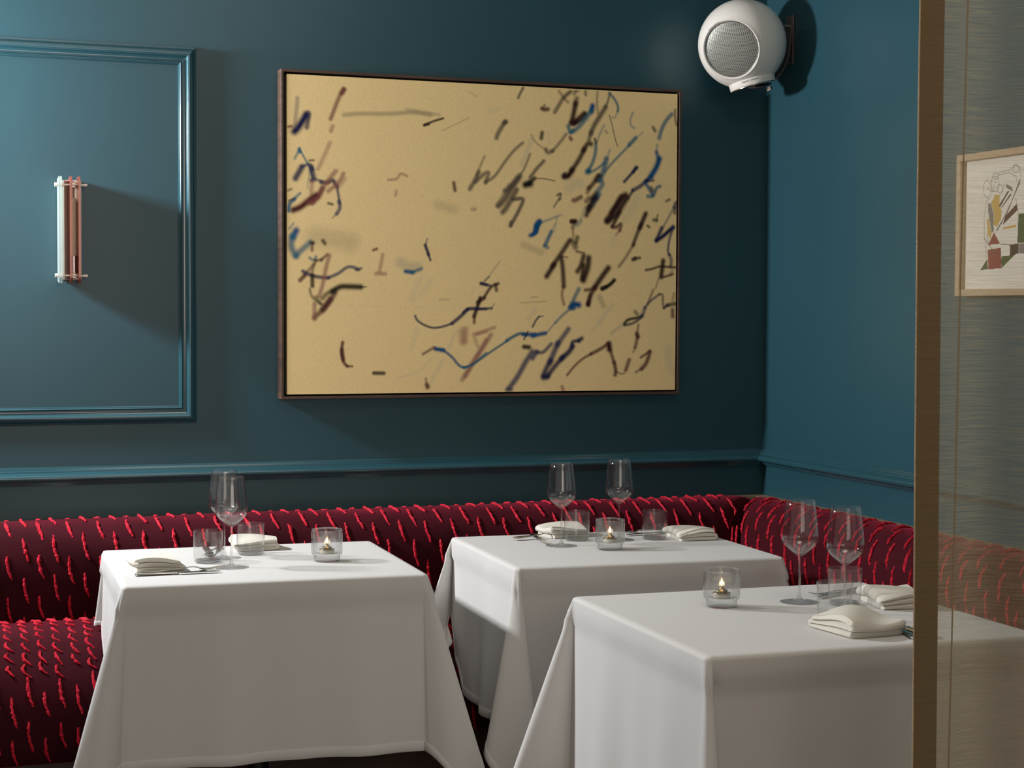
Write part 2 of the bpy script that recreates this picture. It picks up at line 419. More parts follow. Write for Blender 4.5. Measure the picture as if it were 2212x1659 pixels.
def fringe(sec, prof, uend, parent, phase, sgn, seat=False):
    rng = random.Random(11+sec*5+len(prof))
    s = arclen(prof); mb = MB(); T = s[-1]
    def at(x):
        x = min(max(x, 0), T-1e-6)
        for i in range(len(s)-1):
            if s[i] <= x <= s[i+1]:
                t = (x-s[i])/max(1e-9, s[i+1]-s[i]); p, q = prof[i], prof[i+1]
                l = math.hypot(q[0]-p[0], q[1]-p[1]) or 1
                return p[0]+(q[0]-p[0])*t, p[1]+(q[1]-p[1])*t, -(q[1]-p[1])/l, (q[0]-p[0])/l
    u = .20; c = 0
    while u < uend-.05:
        c += 1
        s0 = -.06 + phase + (.060 if c % 2 and not seat else 0) + rng.uniform(-.006, .006)
        while s0 < T-.02:
            near = seat and s0 < .345
            ln = (.034 if near else .072) + rng.uniform(-.004, .005)*(1 if near else 2)
            a, b = max(.012, s0), min(T-.008, s0+ln)
            if b-a > .018:
                N = max(5, int((b-a)/.0055)); rows = []
                bend = rng.uniform(.004, .011)*(1.9 if near else 1)
                for k in range(N+1):
                    x = a+(b-a)*k/N; d, z, nx, nz = at(x); f = k/N
                    uu = u + sgn*((.007-.016*f if near else -.012*f) + bend*.6*math.sin(f*PI)) + rng.uniform(-.0011, .0011)
                    if uu < d+.012: uu = d+.012
                    r = .0040*(.55+.45*min(1, 4*f+.1, 4*(1-f)+.1))*rng.uniform(.8, 1.25)
                    row = []
                    for m_ in range(5):
                        th = 2*PI*m_/5+rng.uniform(-.3, .3); rr = r*rng.uniform(.75, 1.3)
                        o = r*.5+rr*math.sin(th)
                        P = pos(sec, d+nx*o, z+nz*o, uu+rr*math.cos(th))
                        mb.v.append(P); row.append(len(mb.v)-1)
                    rows.append(row)
                for p, q in zip(rows, rows[1:]):
                    for m_ in range(5): mb.f.append((p[m_], p[(m_+1)%5], q[(m_+1)%5], q[m_]))
                mb.f += [tuple(rows[0]), tuple(rows[-1])]
            if near and s0+.036 >= .345 and c % 2: s0 += .05
            s0 += (.036 if near else .118) + rng.uniform(-.003, .003)*(1 if near else 2)
        u += .0425 + rng.uniform(-.002, .002)
    o = mb.build('fringe', M['fringe'], parent); tag(o, 'bright red tufted fringe', kind='stuff'); return o
def banquette(sec, uend, label):
    t = thing('banquette', label, 'banquette')
    b = upholstery(sec, BACK, uend, 'backrest', t); fringe(sec, BACK, uend, b, .0, 1 if sec == 0 else -1)
    q = upholstery(sec, SEAT, uend, 'seat', t); fringe(sec, SEAT, uend, q, .07, 1 if sec == 0 else -1, True)
    mb = MB(); P = [(.04,0),(.512,0),(.512,.205),(.04,.205)]
    for e in (0, 1):
        for d, z in P: mb.v.append(pos(sec, d, z, (d+.002, uend)[e]))
    mb.f = [(0,1,2,3),(4,7,6,5)]+[(i,(i+1)%4,4+(i+1)%4,4+i) for i in range(4)]
    mb.build('plinth', M['plinth'], t)
    mb = MB(); P = [(.002,.752),(.034,.752),(.048,.776),(.048,.793),(.002,.793)]
    for e in (0, 1):
        for d, z in P: mb.v.append(pos(sec, d, z, (d+.001, uend)[e]))
    mb.f = [(0,1,2,3,4),(9,8,7,6,5)]+[(i,(i+1)%5,5+(i+1)%5,5+i) for i in range(5)]
    mb.build('capping_strip', M['capwood'], t)
    mb = MB(); P = [(.006,.205),(.18,.205),(.18,.5),(.04,.752),(.006,.752)]
    for e in (0, 1):
        for d, z in P: mb.v.append(pos(sec, d, z, (d+.003, uend)[e]))
    mb.f = [(0,1,2,3,4),(9,8,7,6,5)]+[(i,(i+1)%5,5+(i+1)%5,5+i) for i in range(5)]
    mb.build('carcass', M['plinth'], t)
    return t
banquette(0, 3.44, 'burgundy velvet banquette with red fringe along the wall under the large painting')
banquette(1, 2.86, 'burgundy velvet banquette section running along the right-hand blue wall beneath the speaker')

# ------------------------------------------------------------------ framed canvas on the back wall
def raster(nx, ny, W, H, base, items, pal):
    img = np.empty((ny, nx, 3)); img[:] = lin(base)
    xs = np.linspace(0, W, nx)[None, :]; ys = np.linspace(0, H, ny)[:, None]
    for kind, col, op, wd, pts in items:
        P = np.array(pts, float).reshape(-1, 2); c = np.array(lin(pal[col]))
        if kind == 'L':
            pad = wd*1.2+2
            i0 = max(0, int((P[:,0].min()-pad)/W*(nx-1))); i1 = min(nx, int((P[:,0].max()+pad)/W*(nx-1))+2)
            j0 = max(0, int((P[:,1].min()-pad)/H*(ny-1))); j1 = min(ny, int((P[:,1].max()+pad)/H*(ny-1))+2)
            if i1 <= i0 or j1 <= j0: continue
            X = xs[:, i0:i1]; Y = ys[j0:j1]
            dist = np.full((j1-j0, i1-i0), 1e9)
            for a, b in zip(P, P[1:]):
                ab = b-a; l2 = max(1e-6, ab@ab)
                t = np.clip(((X-a[0])*ab[0]+(Y-a[1])*ab[1])/l2, 0, 1)
                dist = np.minimum(dist, np.hypot(X-a[0]-t*ab[0], Y-a[1]-t*ab[1]))
            q = np.clip((dist-.08*wd)/(.80*wd), 0, 1); al = op*(1-q*q*(3-2*q))
            reg = img[j0:j1, i0:i1]; reg += (c-reg)*al[..., None]
        else:
            inside = np.zeros((ny, nx), bool); n = len(P)
            for k in range(n):
                a, b = P[k], P[(k+1) % n]
                cond = (a[1] > ys) != (b[1] > ys)
                xi = a[0]+(ys-a[1])*(b[0]-a[0])/((b[1]-a[1]) or 1e-9)
                inside ^= cond & (xs < xi)
            img[inside] += (c-img[inside])*op
    return img
def colour_grid(name, nx, ny, fn, img, mat, parent):
    U, V = np.meshgrid(np.linspace(0, 1, nx), np.linspace(0, 1, ny))
    co = np.stack(fn(U, V), -1).reshape(-1, 3).astype(np.float32)
    i = np.arange((ny-1)*(nx-1)); r, c = i//(nx-1), i % (nx-1); a = r*nx+c
    quads = np.stack([a, a+1, a+nx+1, a+nx], 1).astype(np.int32)
    me = bpy.data.meshes.new(name); me.vertices.add(nx*ny); me.vertices.foreach_set('co', co.ravel())
    nq = len(quads); me.loops.add(nq*4); me.loops.foreach_set('vertex_index', quads.ravel())
    me.polygons.add(nq); me.polygons.foreach_set('loop_start', np.arange(nq, dtype=np.int32)*4)
    me.update(calc_edges=True)
    at = me.color_attributes.new('paint', 'FLOAT_COLOR', 'POINT')
    at.data.foreach_set('color', np.concatenate([img.reshape(-1, 3), np.ones((nx*ny, 1))], 1).astype(np.float32).ravel())
    me.materials.append(mat)
    o = bpy.data.objects.new(name, me); COL.objects.link(o); o.parent = parent
    return o
PAL = dict(N=(26,32,76),n=(44,52,96),M=(48,20,22),m=(86,40,40),r=(122,64,58),p=(152,98,88),k=(24,26,16),g=(84,74,64),t=(26,104,130),b=(6,82,134),w=(215,200,165),l=(140,132,100))
STROKES = 'r75,12.6;176,930,161,902,136,838|r90,14.0;178,929,171,918|p60,12.6;142,816,137,802|n45,12.6;33,896,30,861,24,808|N100,21.0;24,796,36,809,60,847|N80,14.0;60,847,68,851,62,810|r80,8.4;5,809,14,811|t90,9.8;38,744,40,734|t60,8.4;36,737,25,715|t80,5.6;40,744,55,716,71,689,78,661|t35,5.6;71,686,63,626|k70,7.0;70,710,83,711|N90,18.2;27,655,46,688|n80,9.8;46,691,71,698,81,683|N85,15.4;75,689,83,658,78,651|n70,8.4;81,655,107,649|N90,12.6;107,645,126,645,142,652,155,635|n80,8.4;155,635,160,610,165,582|n80,11.2;162,588,165,569,155,550|n40,5.6;155,553,142,537|p50,12.6;134,766,116,725,97,686|p70,14.0;152,680,132,656,107,621,78,580|p70,12.6;176,673,162,648,129,619|p55,12.6;78,645,76,611,83,583|p40,12.6;181,658,158,629|m100,18.2;20,559,43,569,68,589,91,605|r80,15.4;68,582,97,599,110,627|k60,7.0;3,617,14,622|t90,11.2;6,556,9,578,24,592|t70,8.4;20,591,41,610|m70,5.6;6,587,20,592|k75,8.4;129,582,141,579|l55,12.6;178,852,230,858,312,861,395,869,455,864|l35,11.2;378,877,482,865|M90,7.0;433,831,462,844,495,855|M90,8.4;435,832,448,835|l30,5.6;495,818,580,860|l30,5.6;580,943,604,928|p55,8.4;319,659,345,663,358,679,378,672|p50,8.4;344,625,342,612|m85,11.2;531,656,535,633|p35,8.4;591,573,602,577|l25,28.0;479,587,530,572|w25,4.2;284,794,282,746|w25,4.2;282,635,279,613|g80,14.0;584,639,600,665,613,692|g50,8.4;607,682,620,715,632,742|g75,12.6;603,662,631,686,645,690,636,660|g70,9.8;636,662,666,681,701,728,729,762,760,789|g80,14.0;672,802,679,819,700,853|g90,12.6;698,849,704,853|g80,8.4;744,930,752,947,761,962|g40,7.0;789,815,806,791,839,769|w50,15.4;789,800,771,753,759,720|w30,12.6;647,880,679,894|w30,11.2;849,822,851,793|g60,8.4;785,754,768,713,750,683|g85,18.2;750,683,729,653,701,609,680,589|g80,15.4;743,676,712,642,701,636|g85,16.8;740,640,708,586,694,569|g85,12.6;729,610,761,611,751,581,721,527|g50,14.0;677,589,715,652|k100,21.0;770,657,786,661|k90,14.0;779,661,800,678|g80,11.2;786,681,807,708,832,734|g70,4.2;804,678,836,678,870,672|g70,8.4;879,627,890,632,886,614|g60,7.0;890,616,879,607,868,590|p25,14.0;593,577,600,575|b100,16.8;817,541,808,529,804,510|t30,7.0;829,539,879,561,896,564|t30,7.0;879,557,869,511|m90,12.6;825,900,833,897,845,899|m60,8.4;829,900,834,911|g75,12.6;869,891,884,915,898,937,921,957|m50,9.8;884,957,896,941,914,924|g60,9.8;935,951,942,960|g70,9.8;974,960,975,951|g40,7.0;898,935,921,957,953,961|m70,15.4;944,937,940,917|M95,16.8;940,922,935,896,928,864|M95,15.4;931,859,942,866,970,891|M90,12.6;935,855,963,872,977,889|M85,16.8;924,857,940,864|b100,16.8;999,916,995,899|t80,14.0;995,901,968,865,942,839,924,829|t80,12.6;915,848,922,831,931,834|m80,11.2;922,812,926,806|k85,12.6;826,823,823,806|g75,12.6;839,771,846,762,862,767|g65,9.8;860,766,880,787,908,822|g50,8.4;1016,962,1014,931,1018,893|g70,8.4;1058,959,1054,938,1044,914|g85,15.4;1044,914,1024,883,1005,854,994,828|g75,12.6;994,832,987,806|M90,15.4;994,794,982,793,968,773|M90,15.4;971,776,952,741,929,708|M100,18.2;929,708,916,690,904,688|M90,16.8;902,688,906,692|t80,8.4;1058,959,1077,939,1088,918,1087,903|t35,7.0;1087,903,1078,883,1068,882|g80,3.5;1058,889,1068,857,1080,810,1088,791|t40,8.4;1039,855,1024,825,1015,803|t80,11.2;1011,796,1010,768,999,732,985,708|t100,16.8;983,705,987,708|k75,8.4;1007,811,1012,801|g50,7.0;1045,838,1050,832|t70,8.4;990,703,1015,715,1041,735|t85,16.8;1048,748,1039,711,1027,681|t40,8.4;1060,777,1050,748|t70,8.4;1044,707,1067,734,1107,774,1130,796|t85,12.6;1128,796,1151,819|t30,8.4;1151,819,1175,837|t50,7.0;1141,901,1132,879,1134,861,1146,851|g80,9.8;1213,856,1220,845|t80,12.6;1279,902,1256,875,1242,846,1235,822|g70,8.4;1291,916,1292,890,1298,866|t45,8.4;1228,800,1226,776|b80,12.6;1226,776,1233,755|b100,18.2;1236,755,1226,728,1205,695|b90,12.6;1207,697,1191,682|N85,12.6;1193,684,1167,663,1143,650|N80,9.8;1143,650,1127,625|N70,9.8;1186,681,1215,684|b85,11.2;1186,675,1200,658,1213,636|t80,11.2;1196,632,1215,634,1227,659,1239,666|k70,11.2;1208,660,1215,650|N90,9.8;1157,724,1136,702,1112,677|N90,11.2;1153,724,1143,710|M85,14.0;1020,694,1002,667,988,652|M85,15.4;1025,692,1016,678|t75,15.4;1027,679,1035,666,1016,640|w45,30.8;918,650,941,668,955,664|k90,19.6;1014,631,1002,618|m60,14.0;988,652,983,639|g60,5.6;884,628,891,630|t70,14.0;1025,634,1016,620|k95,21.0;1009,622,998,603,988,587|N50,14.0;1014,620,1000,596|M90,15.4;991,592,980,566|m70,14.0;979,611,988,620|m80,14.0;935,612,944,614,960,623|t25,11.2;974,589,965,561,951,535|M95,19.6;1117,634,1101,623,1082,592,1052,550|M95,19.6;1120,623,1103,597,1085,570,1054,548|M90,16.8;1103,627,1068,576|M90,12.6;1096,579,1078,544,1071,531|m85,11.2;1071,531,1085,529,1101,540,1097,519|p50,8.4;1097,519,1085,505|w35,28.0;1158,624,1132,580,1116,560|M95,15.4;1189,575,1168,529|M85,12.6;1173,540,1156,502,1145,472|m60,9.8;1147,476,1121,435,1095,402|k70,8.4;1263,618,1274,624|k75,11.2;1218,556,1228,554|k60,7.0;1228,556,1232,572|k80,8.4;1196,536,1202,532|k70,11.2;1293,580,1294,593|N80,12.6;1297,613,1292,599|n50,8.4;1290,599,1264,553,1247,526|N90,12.6;1247,530,1233,500,1228,489|N100,14.0;1228,489,1252,504,1288,534|n80,8.4;1288,531,1276,498,1270,459,1275,443|N70,11.2;1275,443,1282,426,1280,404|l50,11.2;1285,389,1280,378|M95,15.4;1253,423,1246,371|M80,8.4;1191,392,1217,397,1241,404,1297,402|m80,8.4;1246,369,1266,373,1287,380|m50,5.6;1237,366,1227,333|k90,12.6;1145,426,1152,428|k80,9.8;1152,430,1169,431|m100,12.6;928,545,942,546|M90,14.0;930,544,940,543|k60,12.6;937,535,933,526|t35,12.6;947,533,961,546|m50,8.4;933,520,935,498|k75,14.0;949,494,945,477|k70,16.8;931,483,943,462|M90,15.4;922,483,894,442,864,401|M95,16.8;869,405,844,368|M90,15.4;894,427,899,395,903,337|m60,9.8;902,335,897,309,904,279|m60,5.6;894,433,915,429|M90,15.4;971,434,962,404,950,385|M95,19.6;989,428,985,396,971,357|M90,16.8;971,404,967,361|m70,8.4;947,449,973,443|M95,18.2;1058,397,1039,373,1011,334|M90,15.4;1011,334,997,310,988,279|m80,11.2;978,325,995,327,1009,329|k100,12.6;1037,329,1063,343,1079,358|k80,12.6;1036,332,1051,335|b100,14.0;820,541,809,528|b85,11.2;809,528,806,509,795,498|t25,8.4;829,541,882,559|t30,7.0;870,535,859,510|t85,12.6;859,510,839,469|t70,12.6;836,464,846,460|w30,19.6;1078,492,1071,471|t75,12.6;955,328,944,307,930,279|b100,18.2;930,270,939,279,955,277|b90,14.0;925,268,939,268|t65,8.4;921,261,893,238,875,220|t50,5.6;875,220,859,203,845,186|b95,12.6;797,177,817,182,840,186|m80,11.2;995,309,988,279|M90,12.6;989,285,988,279|w45,14.0;1073,277,1047,249,1028,221|w35,9.8;1028,221,998,186|N80,7.0;797,207,808,227,819,239|n70,4.2;819,239,833,241|n80,11.2;861,152,834,126,811,126|n85,15.4;811,126,797,107|n80,15.4;920,199,900,173,882,149|n85,18.2;884,154,871,126,857,94|N90,16.8;859,98,843,70,834,49|N90,19.6;837,45,848,49|N90,15.4;848,47,873,79,901,109|N95,16.8;896,104,922,126,935,145|N90,11.2;933,141,935,158,956,162|N90,14.0;956,162,966,169|M100,18.2;1062,151,1064,134|m85,11.2;1060,153,1034,136,999,119|m75,8.4;999,119,968,102,940,78,917,52|m80,11.2;1067,130,1074,110,1081,90|m85,12.6;1081,90,1086,68,1085,51|m60,5.6;1086,64,1101,55,1117,55|m80,12.6;1134,99,1122,66|m85,14.0;1208,125,1196,90,1179,70|m80,8.4;1207,127,1176,107|m60,8.4;1179,70,1158,59|M90,14.0;1161,184,1164,175|m75,11.2;1164,175,1155,140|m60,8.4;1166,214,1161,184|m50,7.0;1155,140,1148,125|k90,9.8;1116,217,1130,230,1161,236,1178,243|N80,8.4;1116,212,1147,219,1175,236|N70,12.6;1180,243,1189,269|n70,8.4;1189,269,1208,291,1240,313|g70,8.4;1240,313,1252,311,1253,287,1257,269|k80,12.6;1269,278,1298,283|N80,8.4;1257,269,1271,278|m60,8.4;1199,282,1218,328|k60,12.6;1154,256,1161,249|m80,12.6;1288,263,1289,241|m40,9.8;1293,316,1288,294|p70,11.2;899,14,904,1|w40,25.2;1275,135,1280,85,1295,58|t20,11.2;1071,186,1109,214|l40,16.8;1028,303,1042,275|b95,19.6;29,497,19,478|t80,19.6;17,478,14,448,28,421|t75,16.8;28,421,45,438,73,462|t50,7.0;7,502,21,519|l30,56.0;86,480,146,474,198,465|k80,11.2;112,468,118,460|k70,9.8;74,461,83,461|m70,9.8;79,459,78,439|t70,8.4;71,415,83,408,90,419|k60,9.8;90,408,107,409|m70,9.8;107,410,126,426|k60,9.8;90,407,79,378,79,330|m85,12.6;41,347,55,361|m60,9.8;55,364,83,395|N85,11.2;50,374,66,366,93,358,128,355|n80,9.8;128,355,160,369,188,388,209,388,223,381|N70,8.4;216,381,232,385|p70,12.6;132,423,121,382,111,334,100,300|m80,15.4;86,232,90,239,118,263,149,307|p70,12.6;86,276,85,235|m90,16.8;111,259,135,290|k95,16.8;142,314,167,328,198,329,230,328|k70,14.0;111,293,125,307,149,317|k70,12.6;79,361,79,330|k60,8.4;71,320,79,296,104,276|k60,11.2;90,296,107,274|k60,5.6;230,328,248,329|m80,8.4;271,442,282,446|p55,11.2;301,429,291,377|p60,11.2;280,370,309,369|b95,12.6;375,378,398,375|t75,9.8;395,375,426,387|t25,30.8;359,405,388,392,413,392|N95,9.8;438,460,449,431|N90,7.0;447,434,455,414|n60,5.6;438,459,445,480|w35,16.8;424,358,406,323,395,288|w35,15.4;457,351,424,306|w30,14.0;413,201,395,139|w30,8.4;600,332,586,289|w40,11.2;538,188,516,139|w40,12.6;498,104,458,34|w30,8.4;457,104,414,66,352,49|p30,7.0;486,291,515,292|m90,9.8;174,158,170,126,177,98,188,85|m90,11.2;172,136,176,105|m80,7.0;188,85,204,84|k90,11.2;273,63,305,62|N85,7.0;406,240,413,226,435,212,464,203,497,207,527,217|N90,11.2;527,217,556,240,578,261|N80,8.4;578,261,615,262,640,262|b100,12.6;472,137,498,133|b85,8.4;498,133,527,111,549,86,568,77|t80,7.0;568,77,601,93,641,124|m70,8.4;432,121,468,142|m90,14.0;445,24,447,18|m60,7.0;443,27,441,45|p45,25.2;560,191,564,160|p60,14.0;561,40,586,79,640,163|p40,11.2;608,184,640,191|N85,9.8;622,342,640,339|w20,3.5;24,274,287,269,556,266|N90,8.4;622,344,652,336|n60,7.0;633,350,648,364|M85,9.8;680,343,656,332,633,300|M80,11.2;671,339,674,322|M90,11.2;633,297,611,283|M95,12.6;620,297,600,240|m80,9.8;600,240,600,219|N80,8.4;563,251,585,265,619,263,658,265|n50,4.2;658,265,667,279|n30,5.6;648,364,685,414|p55,11.2;608,184,667,204|p65,14.0;656,181,623,131,571,51|p45,19.6;571,198,567,163|p40,11.2;597,184,612,145|t85,7.0;564,79,593,86,657,128,713,163|t90,9.8;709,163,750,184,773,182|b95,12.6;766,182,804,182|N80,5.6;768,166,781,191|k95,14.0;768,143,785,141|n85,16.8;796,127,774,95,747,49,717,10|n60,12.6;710,7,725,7|w40,14.0;803,262,781,230|g30,4.2;754,283,845,288|g40,3.5;790,300,814,302|l30,19.6;764,468,825,444|g70,11.2;722,538,720,527|b90,12.6;817,536,806,508,787,497'
items = []
for st in STROKES.split('|'):
    h, pp = st.split(';'); op, wd = h[1:].split(',')
    q = [float(x) for x in pp.split(',')]; q = list(zip(q[::2], q[1::2]))
    items.append(('L', h[0], int(op)/100, float(wd)*1.08, [c for p in catmull(q, 4) for c in p]))
items.sort(key=lambda q: q[1] not in 'wl')
cx0, cx1, cz0, cz1 = -1.651, -.3515, 1.154, 2.1215
pt = thing('framed_painting', 'large framed abstract painting with sprayed blue and maroon scribbles on ochre canvas', 'painting', ((cx0+cx1)/2, 0, cz0))
ox, oz = (cx0+cx1)/2, cz0
img = raster(640, 476, 1299.5, 967.5, (250, 221, 160), items, PAL)
colour_grid('canvas', 640, 476, lambda u, v: (cx0+(cx1-cx0)*u-ox, np.full_like(u, -.0468), cz0+(cz1-cz0)*v-oz), img, M['canvas'], pt)
MB().box(cx0-ox, cx1-ox, -.0466, -.012, 0, cz1-oz).build('stretcher', princ('raw_canvas_edge', (.45,.36,.2), rough=.9), pt)
fx0, fx1, fz0, fz1 = -1.669, -.3365, 1.1395, 2.1365
MB().box(fx0-ox+.005, fx1-ox-.005, -.012, -.002, fz0-oz+.005, fz1-oz-.005).build('backing_board', M['black'], pt)
rw = .0085
for nm, b in (('l', (fx0, fx0+rw, fz0, fz1)), ('r', (fx1-rw, fx1, fz0, fz1)), ('b', (fx0+rw, fx1-rw, fz0, fz0+rw)), ('t', (fx0+rw, fx1-rw, fz1-rw, fz1))):
    MB().bbox(b[0]-ox, b[1]-ox, -.0485, -.001, b[2]-oz, b[3]-oz, .0008).build('frame_rail', M['frame_dark'], pt)
MB().bbox(-.19-.004, -.19+.004, -.012, -.001, fz1-oz, fz1-oz+.006, .001).build('hanging_hook', M['chrome'], pt)

# ------------------------------------------------------------------ framed drawing on the right wall, behind the sheer curtain
PAL2 = dict(y=(206,172,90),G=(128,122,118),m=(92,58,48),d=(58,44,38),o=(212,170,86),e=(66,88,44),r=(140,58,52),w=(238,230,214))
PIC = 'Py;153,269,173,268,172,240,182,225,180,204,163,184,147,189,149,217,135,249,142,256|Py;117,207,125,207,140,165,133,151,122,166|PG;121,247,134,247,147,218,148,172,140,168,122,226|PG;224,249,260,309,260,293,231,255,209,219,164,172,157,172,194,210|PG;200,295,226,284,229,272,211,280,200,285|Pm;198,210,245,239,252,224,187,187|Pd;170,240,207,275,214,275,174,235|Pd;180,235,219,268,223,265,182,233|Po;189,180,244,186,244,179,189,175|Pe;255,213,292,214,298,136,252,138|Pr;150,169,177,138,124,136|Pr;123,124,181,127,185,73,127,71|Pe;91,70,122,99,125,71|Pe;184,104,224,106,246,109,185,73|Pd;220,134,258,136,258,110,221,105|PG;259,136,298,136,299,107,260,110|Ld0.7;135,285,133,273,127,265,118,262,109,266,102,275,99,287,101,299,107,307,116,310,125,306,132,297,135,285|Ld0.7;168,297,166,286,160,279,151,277,142,280,135,288,133,299,135,310,141,317,150,319,159,316,165,308,168,297|Ld0.7;184,283,183,277,178,273,173,272,167,274,162,278,161,284,162,290,166,294,172,295,178,293,182,289,184,283|Ld0.7;165,318,164,314,159,312,153,311,146,312,142,316,140,320,142,324,146,327,152,327,159,326,163,323,165,318|Ld0.7;163,325,191,329,221,331,229,339,240,343,257,334,262,309|Ld0.7;167,320,210,324,241,312,245,299|Ld0.7;254,329,252,325,247,322,241,321,234,323,229,327,227,331,229,336,233,339,240,340,247,338,252,334,254,329|Ld0.7;130,262,116,255,105,220,107,155,115,140,116,101|Ld1;106,157,125,140,120,166|Ld0.7;242,255,253,217,254,138|Ld1;180,137,219,134|Ld1;131,135,153,113,169,111|Ld0.7;179,268,193,293,184,291|Ld1;134,304,140,306|Ld1;150,302,156,302|Ld1;117,286,125,288|Ld0.7;145,295,145,277,129,283'
it2 = []
for st in PIC.split('|'):
    h, pp = st.split(';'); q = [float(x) for x in pp.split(',')]
    it2.append((h[0], h[1], 1.0 if h[0] == 'P' else .9, 2.0*float(h[2:] or 1) if h[0] == 'L' else 0, q))
# right-hand half of the sheet, out of the frame: plain continuation of the same blocks
PW, PH = 560.0, 383.0
img = raster(380, 262, PW, PH, (236, 228, 212), it2, PAL2)
dr = thing('framed_drawing', 'pale oak framed drawing of figures and coloured blocks behind the sheer curtain', 'picture', (0, -1.435, 1.457))
colour_grid('sheet', 380, 262, lambda u, v: (np.full_like(u, -.016), .28-.56*u, .383*v), img, M['paper'], dr)
MB().box(-.0159, -.003, -.28, .28, .0, .383).build('backing_board', M['black'], dr)
for (y0, y1, z0, z1) in ((.262, .281, 0, .385), (-.281, -.262, 0, .385), (-.262, .262, 0, .018), (-.262, .262, .367, .385)):
    MB().bbox(-.034, -.001, y0, y1, z0, z1, .001).build('frame_rail', M['oak'], dr)

# ------------------------------------------------------------------ wall sconce
sc = thing('wall_sconce', 'slim wall sconce with clear and rose glass fins inside the moulded panel', 'wall lamp', (-2.285, 0, 1.485))
MB().bbox(-.028, .032, -.014, 0, .010, .300, .003).build('backplate', M['nickel'], sc)
MB().prism([(-.026,-.016),(-.020,-.036),(-.004,-.018),(.012,-.016)], lambda a, b, t: (a, b, t), .012, .298).build('reflector', M['nickel'], sc, smooth=40)
FIN = lambda L: [(-.012, .006), (-L+.014, .0), (-L, .016), (-L, .292), (-L+.014, .308), (-.012, .302)]
def fin(x, L, mat, th):
    return MB().prism(FIN(L), lambda a, b, t: (x+t, a, b), -th/2, th/2).build('glass_fin', mat, sc)
tag(fin(-.033, .072, M['pale_glass'], .009), 'clear pale green glass fin')
tag(fin(-.004, .082, M['rose_glass'], .006), 'rose tinted glass fin'); tag(fin(.019, .082, M['rose_glass'], .006), 'rose tinted glass fin')
for z in (.022, .284):
    rb = MB().tube([(-.046, -.05, z), (.036, -.05, z)], .0032, 10).build('rod', M['nickel'], sc, smooth=40)
    for x in (-.046, -.030): MB().tube([(x-.002, -.05, z), (x+.006, -.05, z)], .0062, 12).build('rod_cap', M['nickel'], rb, smooth=40)
    MB().tube([(.032, -.05, z), (.044, -.05, z)], .0045, 12).build('rod_cap', M['nickel'], rb, smooth=40)
    MB().bbox(.000, .012, -.05, -.012, z-.008, z+.008, .002).build('bracket', M['nickel'], sc)
MB().lathe([(0,.075),(.008,.077),(.0085,.085),(.0085,.235),(.006,.246),(0,.250)], 20, (.006, -.040, 0)).build('bulb', M['frost'], sc, smooth=50)
MB().lathe([(0,.028),(.0105,.030),(.0105,.078),(.0085,.080),(0,.080)], 20, (.006, -.040, 0)).build('lamp_socket', M['chrome'], sc, smooth=40)

# ------------------------------------------------------------------ spherical loudspeaker in the corner
def catmull3(P, sub=4):
    out = []
    for i in range(len(P)-1):
        p0 = P[max(i-1,0)]; p1 = P[i]; p2 = P[i+1]; p3 = P[min(i+2,len(P)-1)]
        for k in range(sub):
            t = k/sub; out.append(.5*(2*p1+(p2-p0)*t+(2*p0-5*p1+4*p2-p3)*t*t+(3*p1-p0-3*p2+p3)*t**3))
    return out+[P[-1]]
SP = Vector((-.189, -.185, 2.2745)); R = .1418
sp = thing('wall_speaker', 'glossy white spherical wall speaker with grey mesh grille high in the corner', 'speaker', SP)
nf = (-.44*rgt - .33*upv - .85*fwd).normalized()
bd = (.25*rgt - .955*upv + .02*fwd).normalized()
prof = []
a0 = math.asin(.67)
for k in range(33):
    a = PI-(PI-a0)*k/32; prof.append((max(0, R*math.sin(a)) if k else 0, R*math.cos(a)))
rg = R*.67
h0 = R*math.cos(a0)
prof += [(rg*.985, h0+.002), (rg*.955, h0+.0005), (rg*.93, h0-.005), (rg*.90, h0-.010), (0, h0-.012)]
MB().lathe(prof, 64, (0,0,0), nf).build('body', M['white_plastic'], sp, smooth=45)
MB().lathe([(0, h0+.001), (rg*.3, h0+.0004), (rg*.6, h0-.001), (rg*.8, h0-.003), (rg*.905, h0-.0055)], 56, (0,0,0), nf).build('grille', M['grille'], sp, smooth=60)
MB().lathe([(rg*.90, h0-.009), (rg*.945, h0-.006), (rg*.955, h0-.002), (rg*.935, h0-.0012), (rg*.90, h0-.005)], 56, (0,0,0), nf, close=True).build('grille_ring', M['chrome'], sp, smooth=40)
cr = R*.53
MB().lathe([(0, R*.78), (cr*.97, R*.78), (cr, R*.80), (cr*.985, R*.985), (cr*.96, R*1.0), (0, R*1.0)], 56, (0,0,0), bd).build('collar', M['white_plastic'], sp, smooth=40)
MB().lathe([(0, R*1.0), (cr*.93, R*1.0), (cr*.93, R*1.017), (0, R*1.019)], 48, (0,0,0), bd).build('chrome_foot', M['chrome'], sp, smooth=40)
MB().lathe([(0, R*1.01), (.010, R*1.01), (.010, R*1.09), (.007, R*1.11), (0, R*1.11)], 20, tuple(.05*rgt), bd).build('bolt', M['chrome'], sp, smooth=40)
P0 = bd*(R*1.035)
strap = catmull3([P0-.07*rgt, P0, P0+Vector((.045,.006,.010)), Vector((.112,.008,-.114)), Vector((.147,.012,-.078)), Vector((.167,.014,-.034)), Vector((.176,.016,.02)), Vector((.1795,.017,.07)), Vector((.180,.018,.10))])
mb = MB(); wv = Vector((0, 1, 0)); rows = []
for i, p in enumerate(strap):
    t = (strap[min(i+1,len(strap)-1)]-strap[max(i-1,0)]).normalized(); nrm = t.cross(wv).normalized()
    row = []
    for a, b in ((-1,-1),(1,-1),(1,1),(-1,1)): mb.v.append(tuple(p+wv*(.016*a)+nrm*(.0025*b))); row.append(len(mb.v)-1)
    rows.append(row)
